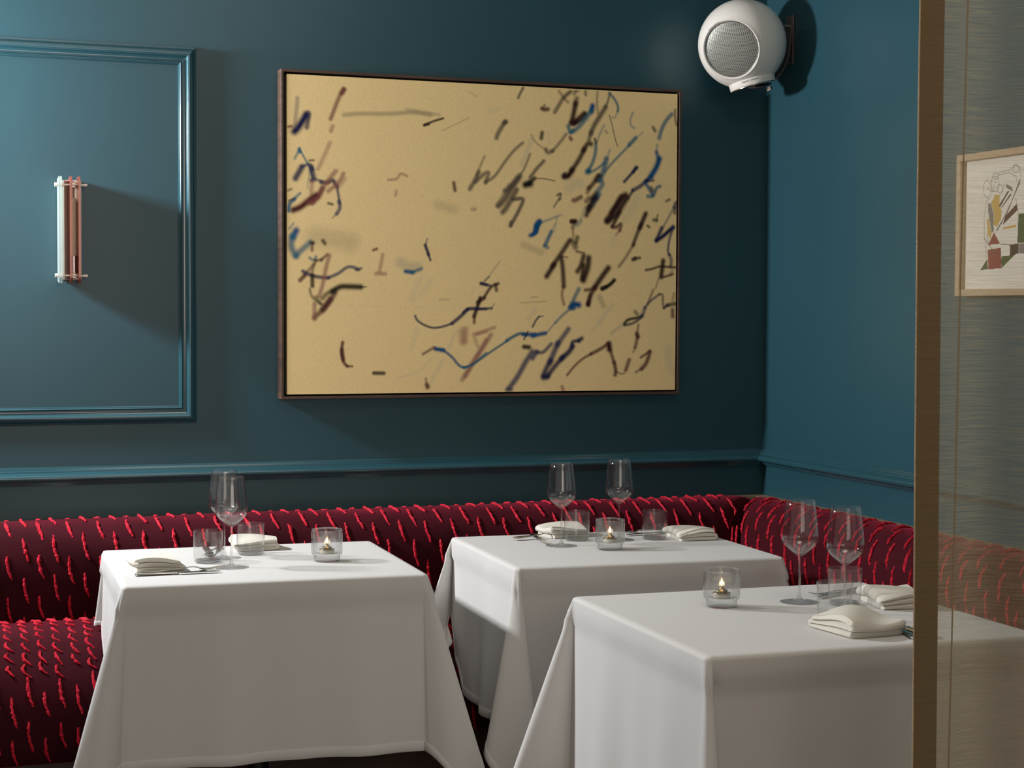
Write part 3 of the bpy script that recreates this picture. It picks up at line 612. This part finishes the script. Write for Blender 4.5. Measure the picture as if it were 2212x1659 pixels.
for p, q in zip(rows, rows[1:]):
    for k in range(4): mb.f.append((p[k], p[(k+1)%4], q[(k+1)%4], q[k]))
mb.f += [tuple(rows[0]), tuple(rows[-1])]
mb.build('bracket_arm', M['gunmetal'], sp)
MB().bbox(.182, .189, -.004, .040, -.055, .105, .002).build('wall_plate', M['gunmetal'], sp)
MB().tube([(.165, .018, .07), (.184, .018, .07)], .007, 14).build('bolt', M['chrome'], sp, smooth=40)
def text_mesh(body, size):
    cu = bpy.data.curves.new('lettering', 'FONT'); cu.body = body; cu.size = size; cu.align_x = 'CENTER'; cu.resolution_u = 3
    o = bpy.data.objects.new('lettering', cu); COL.objects.link(o); bpy.context.view_layer.update()
    me = bpy.data.meshes.new_from_object(o); bpy.data.objects.remove(o); return me
def lettering(body, size, fn, name, parent, mat):
    me = text_mesh(body, size)
    for v in me.vertices: v.co = fn(v.co.x, v.co.y)
    me.materials.clear(); me.materials.append(mat); me.name = name
    o = bpy.data.objects.new(name, me); COL.objects.link(o); o.parent = parent; return o
# wrap round the collar, facing the viewer
vf = (-fwd - bd*(-fwd).dot(bd)).normalized(); vr = vf.cross(-bd).normalized() * -1
if vr.dot(rgt) < 0: vr = -vr
def on_collar(x, y):
    a = x/cr - .22
    return vf*((cr+.0006)*math.cos(a)) + vr*((cr+.0006)*math.sin(a)) + bd*(R*.915-y)
lettering('elipson | planet L', .0085, on_collar, 'lettering', sp, M['ink'])
vu = (upv - nf*upv.dot(nf)).normalized(); vl = nf.cross(vu).normalized()
if vl.dot(rgt) < 0: vl = -vl
def on_ring(x, y):
    rr = rg*.955+.0015+y; a = x/(rg*.97) - .55
    return nf*(h0+.0026-.0*y) + vu*(rr*math.cos(a)) + vl*(rr*math.sin(a))
lettering('elipson | planet L', .0065, on_ring, 'lettering', sp, M['ink'])

# ------------------------------------------------------------------ tables and cloths
ZT = .75
def seat_floor(x, y):
    d = min(-x, -y); z = seat_z(d); return None if z is None else z+.014
def cloth_fn(cx, cy, W, D, rot, L, corners, seed):
    a, b = W/2, D/2; rho = .010; c, s = math.cos(rot), math.sin(rot)
    rng = random.Random(seed); ph = [rng.uniform(0, 6.28) for _ in range(12)]
    per = []
    NS, NC = 30, 44
    sides = [((a,-b),(a,b),(1,0)), ((a,b),(-a,b),(0,1)), ((-a,b),(-a,-b),(-1,0)), ((-a,-b),(a,-b),(0,-1))]
    for i, (p, q, o) in enumerate(sides):
        ln = math.hypot(q[0]-p[0], q[1]-p[1])
        for k in range(NS):
            t = k/NS; per.append(dict(b=(p[0]+(q[0]-p[0])*t, p[1]+(q[1]-p[1])*t), o=o, hm=L, side=i, t=t, ln=ln, fold=None, first=(k == 0)))
        per.append(dict(b=q, o=o, hm=L, side=i, t=1.0, ln=ln, fold=None, first=False))
        o2 = sides[(i+1) % 4][2]
        for k in range(1, NC):
            t = k/NC; f = t*PI/2; cf, sf = math.cos(f), math.sin(f)
            per.append(dict(b=q, o=(o[0]*cf+o2[0]*sf, o[1]*cf+o2[1]*sf), hm=L/max(cf, sf)**.92, side=i, t=t, ln=0, fold=corners[i], first=False))
    def P(pr, h):
        # h = distance along the cloth from the table edge
        th = min(h/rho, PI/2)
        out = rho*math.sin(th); drop = rho*(1-math.cos(th))+max(0, h-rho*PI/2)
        g = drop/L
        out += .0055*smooth(.0, .01, h)*(1-smooth(.062, .070, h)) + .014*g
        ox, oy = pr['o']; bx, by = pr['b']; ex = ey = 0
        if pr['fold'] is None:
            i = pr['side']; x = pr['t']*pr['ln']
            e = math.sin(PI*min(1, max(0, pr['t'])))**.5
            out += e*g*(.011*math.sin(x*2*PI/.36+ph[i])+.006*math.sin(x*2*PI/.17+ph[i+4]))
        else:
            (fx, fy), mm, wd, sk, pk = pr['fold']; t = pr['t']
            sh = math.sin(PI*t**pk)**.85
            Dd = mm*h*sh*smooth(0, .05, h)
            drop *= math.sqrt(max(.05, 1-(mm*sh)**2))
            out -= h*(.030*math.exp(-((t-.94)/.030)**2)+.030*math.exp(-((t-.06)/.030)**2))*smooth(.02, .12, h)
            l = math.hypot(fx, fy); fx, fy = fx/l, fy/l
            lx, ly = -fy, fx
            lat = -wd*h*math.sin(2*PI*t**pk)*(1+sk*math.cos(PI*t))
            lat += .03*h*math.sin(3*PI*t+ph[pr['side']+8])*sh*g
            ex, ey = fx*Dd+lx*lat, fy*Dd+ly*lat
        lx_, ly_ = bx+ox*out+ex, by+oy*out+ey
        return lx_, ly_, drop
    def world(pr, h):
        # rest on the banquette seat where the cloth reaches it
        xh, yh, dh = P(pr, pr['hm']); hx, hy = cx+c*xh-s*yh, cy+s*xh+c*yh
        zm = seat_floor(hx, hy); av = ZT-(zm if zm else -9)
        # blend in over a strip so the hem rises gradually
        dd = min(-hx, -hy)
        if zm is None and dd < .66:
            av = (ZT-seat_floor(-.51, -9)) + (dd-.515)*1.6
        x, y, d = P(pr, h*min(1, av/dh)); wx, wy = cx+c*x-s*y, cy+s*x+c*y
        wz = ZT-d
        # keep clear of the seat cushions: lie on top, or fall in front of them
        dm = min(-wx, -wy)
        if dm < .538:
            zs = seat_z(min(dm, .514))+.008
            if wz < zs:
                if wz > .47 or dm < .44: wz = zs
                elif -wy < -wx: wy = -.540
                else: wx = -.540
        return Vector((wx, wy, wz))
    return per, world
def tablecloth(label, cx, cy, W, D, rot, L, corners, seed):
    per, world = cloth_fn(cx, cy, W, D, rot, L, corners, seed)
    org = Vector((cx, cy, ZT))
    t = thing('tablecloth', label, 'tablecloth', org, 0, 'white linen tablecloths')
    mb = MB(); K = 26; n = len(per)
    hs = [0, .004, .008, .012, .0157] + [None]*(K-4)
    rows = []
    for k in range(K+1):
        row = []
        for pr in per:
            if k == 0 and pr['fold'] is not None: row.append(row[-1]); continue
            if k == 0 and pr['first'] and row: row.append(row[-1]); continue
            h = hs[k] if hs[k] is not None else .0157+(pr['hm']-.0157)*((k-4)/(K-4))
            mb.v.append(tuple(world(pr, h)-org)); row.append(len(mb.v)-1)
        rows.append(row)
    # close first/last corner duplicates
    for p, q in zip(rows, rows[1:]):
        for i in range(n):
            j = (i+1) % n; f = []
            for x in (p[i], p[j], q[j], q[i]):
                if x not in f: f.append(x)
            if len(f) > 2: mb.f.append(tuple(f))
    # top: inset ring then flat centre
    ring = []
    for i in rows[0]:
        if not ring or ring[-1] != i: ring.append(i)
    ins = []
    for i in ring:
        v = Vector(mb.v[i]); mb.v.append((v.x*.975, v.y*.975, v.z)); ins.append(len(mb.v)-1)
    m_ = len(ring)
    for i in range(m_): mb.f.append((ring[i], ring[(i+1)%m_], ins[(i+1)%m_], ins[i]))
    mb.f.append(tuple(ins))
    o = mb.build('cloth', M['linen'], t, smooth=70)
    # stitched hem: a doubled band along the edge
    hb = MB(); rr = []
    for k, (off, q) in enumerate(((.026, 0), (.024, 1), (.012, 1.1), (.0015, 1), (0, 0), (.0015, -1), (.024, -1), (.026, 0))):
        row = []
        for i, pr in enumerate(per):
            p = world(pr, pr['hm']-off); p0 = world(per[i-1], per[i-1]['hm']-off); p1 = world(per[(i+1) % n], per[(i+1) % n]['hm']-off)
            e = (p1-p0); e.z = 0
            nn = Vector((e.y, -e.x, 0)); nn = nn.normalized() if nn.length > 1e-7 else Vector((pr['o'][0], pr['o'][1], 0))
            hb.v.append(tuple(p+nn*(.0012*q)-org)); row.append(len(hb.v)-1)
        rr.append(row)
    for p, q in zip(rr, rr[1:]):
        for i in range(n): hb.f.append((p[i], p[(i+1)%n], q[(i+1)%n], q[i]))
    hb.build('hem', M['linen'], t, smooth=60)
    return t
def table(label, cx, cy, W, D, rot):
    t = thing('dining_table', label, 'table', (cx, cy, 0), rot, 'square pedestal tables')
    MB().bbox(-W/2+.004, W/2-.004, -D/2+.004, D/2-.004, ZT-.032, ZT-.003, .004).build('tabletop', M['table'], t)
    MB().lathe([(0,.03),(.03,.03),(.028,.05),(.026,.68),(.05,.70),(.11,.706),(.11,.718),(0,.718)], 24).build('column', M['iron'], t, smooth=40)
    MB().bbox(-.19, .19, -.045, .045, 0, .03, .01).build('base', M['iron'], t)
    return t
TB = [(-1.884, -.734, .726, .630, math.radians(-2.77)), (-.884, -.758, .734, .612, math.radians(-2.99)), (-.940, -1.896, .737, .715, math.radians(-1.69))]
# corner order: (+,+) back right, (-,+) back left, (-,-) front left, (+,-) front right : (direction, reach, width, skew)
table('square table under the white cloth nearest the wall sconce', *TB[0])
table('square table under the middle white cloth in the corner below the painting', *TB[1])
table('square table under the white cloth nearest the sheer curtain', *TB[2])
tablecloth('white tablecloth on the left-hand table in front of the long banquette', *TB[0], .452,
           [((1,.6),.12,.05,0,1), ((-1,.5),.10,.05,0,1), ((-1,-.30),.26,.06,0,.62), ((1,-.55),.27,.05,0,1.75)], 3)
tablecloth('white tablecloth on the middle table in the corner, half hidden behind the other two', *TB[1], .440,
           [((1,.6),.12,.05,0,1), ((-1,-.9),.50,.05,0,1.5), ((-.30,-1),.26,.125,0,1), ((1,-.7),.22,.06,0,1)], 8)
tablecloth('white tablecloth on the nearest table, partly veiled by the sheer curtain', *TB[2], .440,
           [((1,.4),.15,.05,0,1), ((-1,.25),.31,.075,0,.8), ((-.30,-1),.22,.06,0,1), ((1,-.7),.2,.06,0,1)], 5)

# ------------------------------------------------------------------ glassware
def make_wine():
    t = thing('wine_glass', '', 'wine glass', group='long-stemmed wine glasses')
    H = .2335
    o = [(.0036,.106),(.006,.1065),(.0095,.1085),(.0145,.1125),(.022,.1185),(.0305,.1255),(.0368,.1325),(.0402,.1395),(.0414,.147),(.0410,.156),(.0398,.170),(.0378,.190),(.0352,.212),(.0325,H)]
    i = [(r-.0009, z+.0004) for r, z in o[4:]]
    prof = [(0,.106)]+o+[(o[-1][0]-.0004, H+.0004)]+list(reversed(i))+[(.0145,.1150),(.006,.1115),(0,.111)]
    MB().lathe(prof, 48).build('bowl', M['glass'], t, smooth=50)
    MB().lathe([(.0042,.1062),(.0034,.098),(.0030,.085),(.0029,.05),(.0031,.025),(.0042,.013),(.0065,.0075),(.0070,.006)], 20).build('stem', M['glass_solid'], t, smooth=60)
    MB().lathe([(0,.0070),(.007,.0064),(.012,.0048),(.022,.0032),(.036,.0020),(.0440,.0014),(.0448,.0009),(.0440,.0004),(.02,.0008),(0,.0012)], 48).build('foot', M['glass'], t, smooth=50)
    return t
def make_tumbler():
    t = thing('tumbler', '', 'glass', group='clear water tumblers')
    prof = [(.024,.0004),(.0305,.0006),(.0345,.0035),(.0362,.010),(.0372,.03),(.0388,.0822),(.0391,.0831),(.0386,.0839),(.0378,.0839),(.0374,.0831),(.0376,.0820),(.0361,.03),(.0350,.012),(.0320,.0085),(.02,.0075),(0,.0072)]
    MB().lathe(prof+[(0,.0071)], 48).build('wall', M['glass'], t, smooth=50)
    MB().lathe([(0,.0070),(.019,.0072),(.031,.0080),(.0335,.0060),(.0335,.0038),(.0298,.0010),(.02,.0012),(0,.0030)], 48).build('thick_base', M['glass_solid'], t, smooth=50)
    return t
def make_votive():
    t = thing('candle_holder', '', 'candle holder', group='ribbed glass candle holders')
    prof = [(0,.0006),(.030,.0006),(.0330,.002),(.0340,.005,1),(.0342,.0165,1),(.0352,.0185,.3),(.0392,.0205,.4),(.0402,.024,1),(.0402,.078,1),(.0400,.0838,.5),(.0394,.0850),(.0384,.0842),(.0372,.078),(.0368,.030),(.0345,.0235),(.030,.0215),(0,.0210)]
    MB().lathe(prof, 192, ribs=64, rib=.00055).build('ribbed_wall', M['glass_rib'], t, smooth=60)
    return t
def make_candle():
    t = thing('oil_candle', '', 'candle', group='small lit candles inside the ribbed holders')
    MB().lathe([(0,.0),(.0185,.0),(.0195,.002),(.0195,.008),(.0188,.0092),(0,.0092)], 28).build('cup', M['wax'], t, smooth=40)
    MB().lathe([(0,.0093),(.0200,.0093),(.0205,.0102),(.0200,.0112),(.011,.0125),(.0100,.0138),(.0140,.0152),(.0135,.0163),(.006,.0190),(.0035,.0235),(.0033,.0258),(0,.0262)], 28).build('burner', M['brass'], t, smooth=40)
    MB().tube([(0,0,.0258),(.0002,0,.0285)], .0012, 8).build('wick', M['black'], t)
    MB().lathe([(0,.0275),(.0020,.0282),(.0033,.0305),(.0035,.0330),(.0026,.0362),(.0010,.0390),(0,.0402)], 14).build('flame', M['flame'], t, smooth=180)
    return t
def series(maker, rows, rots=None):
    base = None
    for k, (x, y, z, lab) in enumerate(rows):
        rz = 0.7*k
        if base is None:
            base = maker(); base.location = (x, y, z); base.rotation_euler.z = rz; base['label'] = lab
        else: dup(base, lab, (x, y, z), rz)
E0 = .0002
series(make_wine, [
    (-1.971, -.823, ZT+E0, 'nearer of the two wine glasses on the left-hand table'),
    (-1.957, -.650, ZT+E0, 'farther of the two overlapping wine glasses on the left-hand table'),
    (-1.014, -.705, ZT+E0, 'wine glass on the middle table, left of its candle'),
    (-.808, -.638, ZT+E0, 'wine glass standing behind the candle on the middle table'),
    (-.849, -1.757, ZT+E0, 'wine glass on the nearest table closest to its candle'),
    (-.824, -1.912, ZT+E0, 'wine glass on the nearest table rising from behind a short tumbler')])
series(make_tumbler, [
    (-2.012, -.714, ZT+E0, 'tumbler on the left-hand table beside the cutlery'),
    (-1.876, -.600, ZT+E0, 'tumbler on the left-hand table standing before a folded napkin'),
    (-.927, -.606, ZT+E0, 'tumbler on the middle table left of the candle'),
    (-.702, -.653, ZT+E0, 'tumbler on the middle table right of the candle'),
    (-.897, -1.992, ZT+E0, 'front tumbler on the nearest table, directly behind a folded napkin'),
    (-.770, -1.822, ZT+E0, 'rear tumbler on the nearest table, behind the wine glass stem')])
CD = [(-1.712, -.790, 'left-hand table'), (-.914, -.818, 'middle table in the corner'), (-1.047, -1.757, 'nearest table')]
series(make_votive, [(x, y, ZT+E0, 'ribbed glass candle holder on the '+l) for x, y, l in CD])
series(make_candle, [(x, y, ZT+.0214, 'small lit candle inside the ribbed holder on the '+l) for x, y, l in CD])

# ------------------------------------------------------------------ napkins
def napkin(label, x, y, rotz, lx, ly, layers, th, seed):
    rng = random.Random(seed); mb = MB()
    gap = th*1.0; half = lx/2
    path = []
    for k in range(layers):
        z = th*.5+k*gap; sgn = 1 if k % 2 == 0 else -1
        e0 = half-rng.uniform(0, .006)
        for j in range(9): path.append((sgn*(-e0+2*e0*j/8), z))
        if k < layers-1:
            for j in range(1, 6):
                a = -PI/2+PI*j/6; path.append((sgn*(e0+gap*.5*math.cos(a)), z+gap*.5+gap*.5*math.sin(a)))
    n = len(path)
    def outline(tt):
        up = []; dn = []
        for i in range(n):
            a = path[max(i-1,0)]; b = path[min(i+1,n-1)]; l = math.hypot(b[0]-a[0], b[1]-a[1]) or 1
            nx, nz = -(b[1]-a[1])/l, (b[0]-a[0])/l
            up.append((path[i][0]+nx*tt, path[i][1]+nz*tt)); dn.append((path[i][0]-nx*tt, path[i][1]-nz*tt))
        return up+list(reversed(dn))
    NL = 2*n; NY = 16
    prof_t = {0: .22, 1: .40, NY-1: .40, NY: .22}
    ys_ = [0, .012]+[.03+.94*k/(NY-4) for k in range(NY-3)]+[.988, 1]
    Ht = layers*gap; p1, p2, p3 = (rng.uniform(0, 6) for _ in range(3))
    rows = []
    for j in range(NY+1):
        f = ys_[j]; yy = -ly/2+ly*f
        row = []
        for (px, pz) in outline(th*prof_t.get(j, .47)):
            g = pz/Ht
            X = px*(1+.015*math.sin(p1+4*f)) + .004*g*math.sin(p2+3*f)
            Y = yy + (.004*math.sin(p3+pz*500)*g*(1 if j > NY/2 else -1) if j in (0, 1, NY-1, NY) else 0) + .006*g*math.sin(p2+px*20)
            Z = pz*(1+.10*math.sin(p1+px*30+f*3)*g) + .005*g*math.sin(p2+f*5+px*25) - .0035*g*(2*px/lx)**2 - .003*g*(2*f-1)**4
            if j in (0, 1, NY-1, NY): X *= .985 if j in (1, NY-1) else .965
            mb.v.append((X, Y, max(.0002, Z))); row.append(len(mb.v)-1)
        rows.append(row)
    for p, q in zip(rows, rows[1:]):
        for k in range(NL): mb.f.append((p[k], p[(k+1)%NL], q[(k+1)%NL], q[k]))
    # end caps as quads along the ribbon
    for row in (rows[0], rows[-1]):
        for k in range(n-1): mb.f.append((row[k], row[k+1], row[NL-2-k], row[NL-1-k]))
    o = mb.build('napkin', M['napkin'], None, smooth=50, loc=(x, y, ZT+.0003), rotz=rotz)
    return tag(o, label, 'napkin', 'folded ivory napkins')
Dg = math.radians
napkin('folded ivory napkin lying above the knife on the left-hand table', -2.160, -.775, Dg(3), .112, .130, 3, .0118, 1)
napkin('folded ivory napkin behind the tumbler at the back of the left-hand table', -1.846, -.490, Dg(0), .118, .105, 3, .0110, 2)
napkin('folded ivory napkin on the left of the middle table, behind the wine glass', -.930, -.505, Dg(8), .115, .100, 3, .0118, 3)
napkin('folded ivory napkin at the right end of the middle table', -.590, -.655, Dg(-6), .105, .150, 3, .0105, 4)
napkin('folded ivory napkin at the front of the nearest table', -.916, -2.112, Dg(95), .150, .130, 3, .0128, 5)
napkin('folded ivory napkin at the far right of the nearest table, touching the curtain edge', -.655, -1.850, Dg(-10), .125, .150, 3, .0125, 6)

# ------------------------------------------------------------------ cutlery
def make_knife():
    t = thing('table_knife', '', 'knife', group='silver table knives')
    MB().tube([(0,0,.0040),(.004,0,.0042),(.02,0,.0046),(.06,0,.0048),(.094,0,.0046),(.100,0,.0044)], [.0045,.0085,.0095,.0085,.0072,.0066], 12, flat=.5).build('handle', M['steel'], t, smooth=50)
    MB().tube([(.099,0,.0044),(.102,0,.0044),(.107,0,.0044)], [.0074,.0078,.0055], 12, flat=.55).build('bolster', M['steel'], t, smooth=40)
    pts = [(.106,-.004),(.112,-.009),(.16,-.0105),(.195,-.009),(.210,-.003),(.212,.003),(.200,.0062),(.16,.0068),(.112,.0062),(.106,.004)]
    MB().prism(pts, lambda a, b, z: (a, b, z), .0034, .0050).build('blade', M['steel'], t)
    return t
def make_fork():
    t = thing('table_fork', '', 'fork', group='silver table forks')
    MB().tube([(0,0,.0028),(.004,0,.003),(.02,0,.0038),(.06,0,.006),(.10,0,.0095),(.125,0,.0105),(.138,0,.0085)], [.005,.0092,.0098,.0062,.0036,.0034,.0055], 12, flat=.32).build('handle', M['steel'], t, smooth=50)
    mb = MB()
    prof = [(.136,.0085),(.143,.0060),(.150,.0044)]
    mb.tube([(.136,0,.0087),(.142,0,.0064),(.150,0,.0046),(.155,0,.0040)], [.0062,.0100,.0118,.0118], 12, flat=.14)
    mb.build('shoulder', M['steel'], t, smooth=50)
    for k in range(4):
        y = (k-1.5)*.0062
        MB().tube([(.152,y,.0042),(.165,y,.0038),(.180,y*.98,.0050),(.196,y*.94,.0082)], [.0017,.0016,.0014,.0007], 8, flat=.7).build('tine', M['steel'], t, smooth=50)
    return t
def place(maker, rows):
    base = None
    for (x, y, ang, z, lab) in rows:
        if base is None:
            base = maker(); base.location = (x, y, z); base.rotation_euler.z = Dg(ang); base['label'] = lab
        else: dup(base, lab, (x, y, z), Dg(ang))
place(make_knife, [
    (-2.225, -.893, -2.0, ZT, 'knife laid along the front of the left-hand table below the napkin'),
    (-1.972, -.455, -96, ZT, 'knife at the back of the left-hand table seen through the tumbler'),
    (-1.014, -.470, -97, ZT, 'knife with its blade pointing forward at the left of the middle table'),
    (-.545, -.548, 186, ZT, 'knife lying behind the tumbler at the right of the middle table'),
    (-.815, -2.242, 86.5, ZT, 'knife at the front of the nearest table beside the front napkin'),
    (-.600, -1.640, 207, ZT, 'knife at the back of the nearest table seen through both tumblers')])
place(make_fork, [
    (-2.200, -.858, 4, ZT, 'fork at the front of the left-hand table partly under the napkin'),
    (-1.930, -.450, -112, ZT, 'fork at the back of the left-hand table seen through the tumbler'),
    (-1.105, -.560, 8, ZT+.0052, 'fork resting across the knife at the left of the middle table'),
    (-.552, -.520, 176, ZT, 'fork lying behind the tumbler at the right of the middle table'),
    (-.852, -2.236, 79, ZT, 'fork at the front of the nearest table with tines beyond the napkin'),
    (-.590, -1.700, 178, ZT, 'fork at the back of the nearest table seen through both tumblers')])

# ------------------------------------------------------------------ sheer curtain
cu = thing('sheer_curtain', 'sheer olive brown curtain hanging at the right edge with a dark hem', 'curtain', (-1.352, -2.99, 0))
def cpos(u, z):
    # u: metres along the cloth from its left edge
    lean = .0045*math.sin(z*2.1+.4) + .004*(z-1.3)*.4
    wave = .030*math.sin(max(0, u-.05)*2*PI/.23)*min(1, max(0, (u-.05)/.12)) + .006*math.sin(z*1.3+u*5)
    return (lean+u*.93, -.05*u+wave, z)
def strip(u0, u1, nu, name, mat, yo=0.0):
    mb = MB(); NZ = 60
    for k in range(NZ+1):
        z = .012+(ZC-.02)*k/NZ
        for j in range(nu+1):
            x, y, zz = cpos(u0+(u1-u0)*j/nu, z); mb.v.append((x, y+yo, zz))
    for k in range(NZ):
        for j in range(nu):
            a = k*(nu+1)+j; mb.f.append((a, a+1, a+nu+2, a+nu+1))
    return mb.build(name, mat, cu, smooth=180)
strip(0, 1.28, 120, 'voile', M['sheer'])
hm = strip(.0008, .043, 6, 'hem', M['sheer_hem'], -.0012); strip(.0008, .043, 6, 'hem', M['sheer_hem'], .0012)
MB().tube([cpos(0, .012+(ZC-.02)*k/60) for k in range(61)], .0013, 6).build('edge_piping', M['piping'], cu, smooth=60)
# narrow stitched pleat line
def pleat():
    mb = MB(); NZ = 60
    for k in range(NZ+1):
        z = .012+(ZC-.02)*k/NZ; u = .072+.020*(z-1.0)
        for d in (-.0018, .0018):
            x, y, zz = cpos(u+d, z); mb.v.append((x, y-.003, zz))
    for k in range(NZ): mb.f.append((2*k, 2*k+1, 2*k+3, 2*k+2))
    return mb.build('pleat', M['sheer_hem'], cu, smooth=180)
pleat()
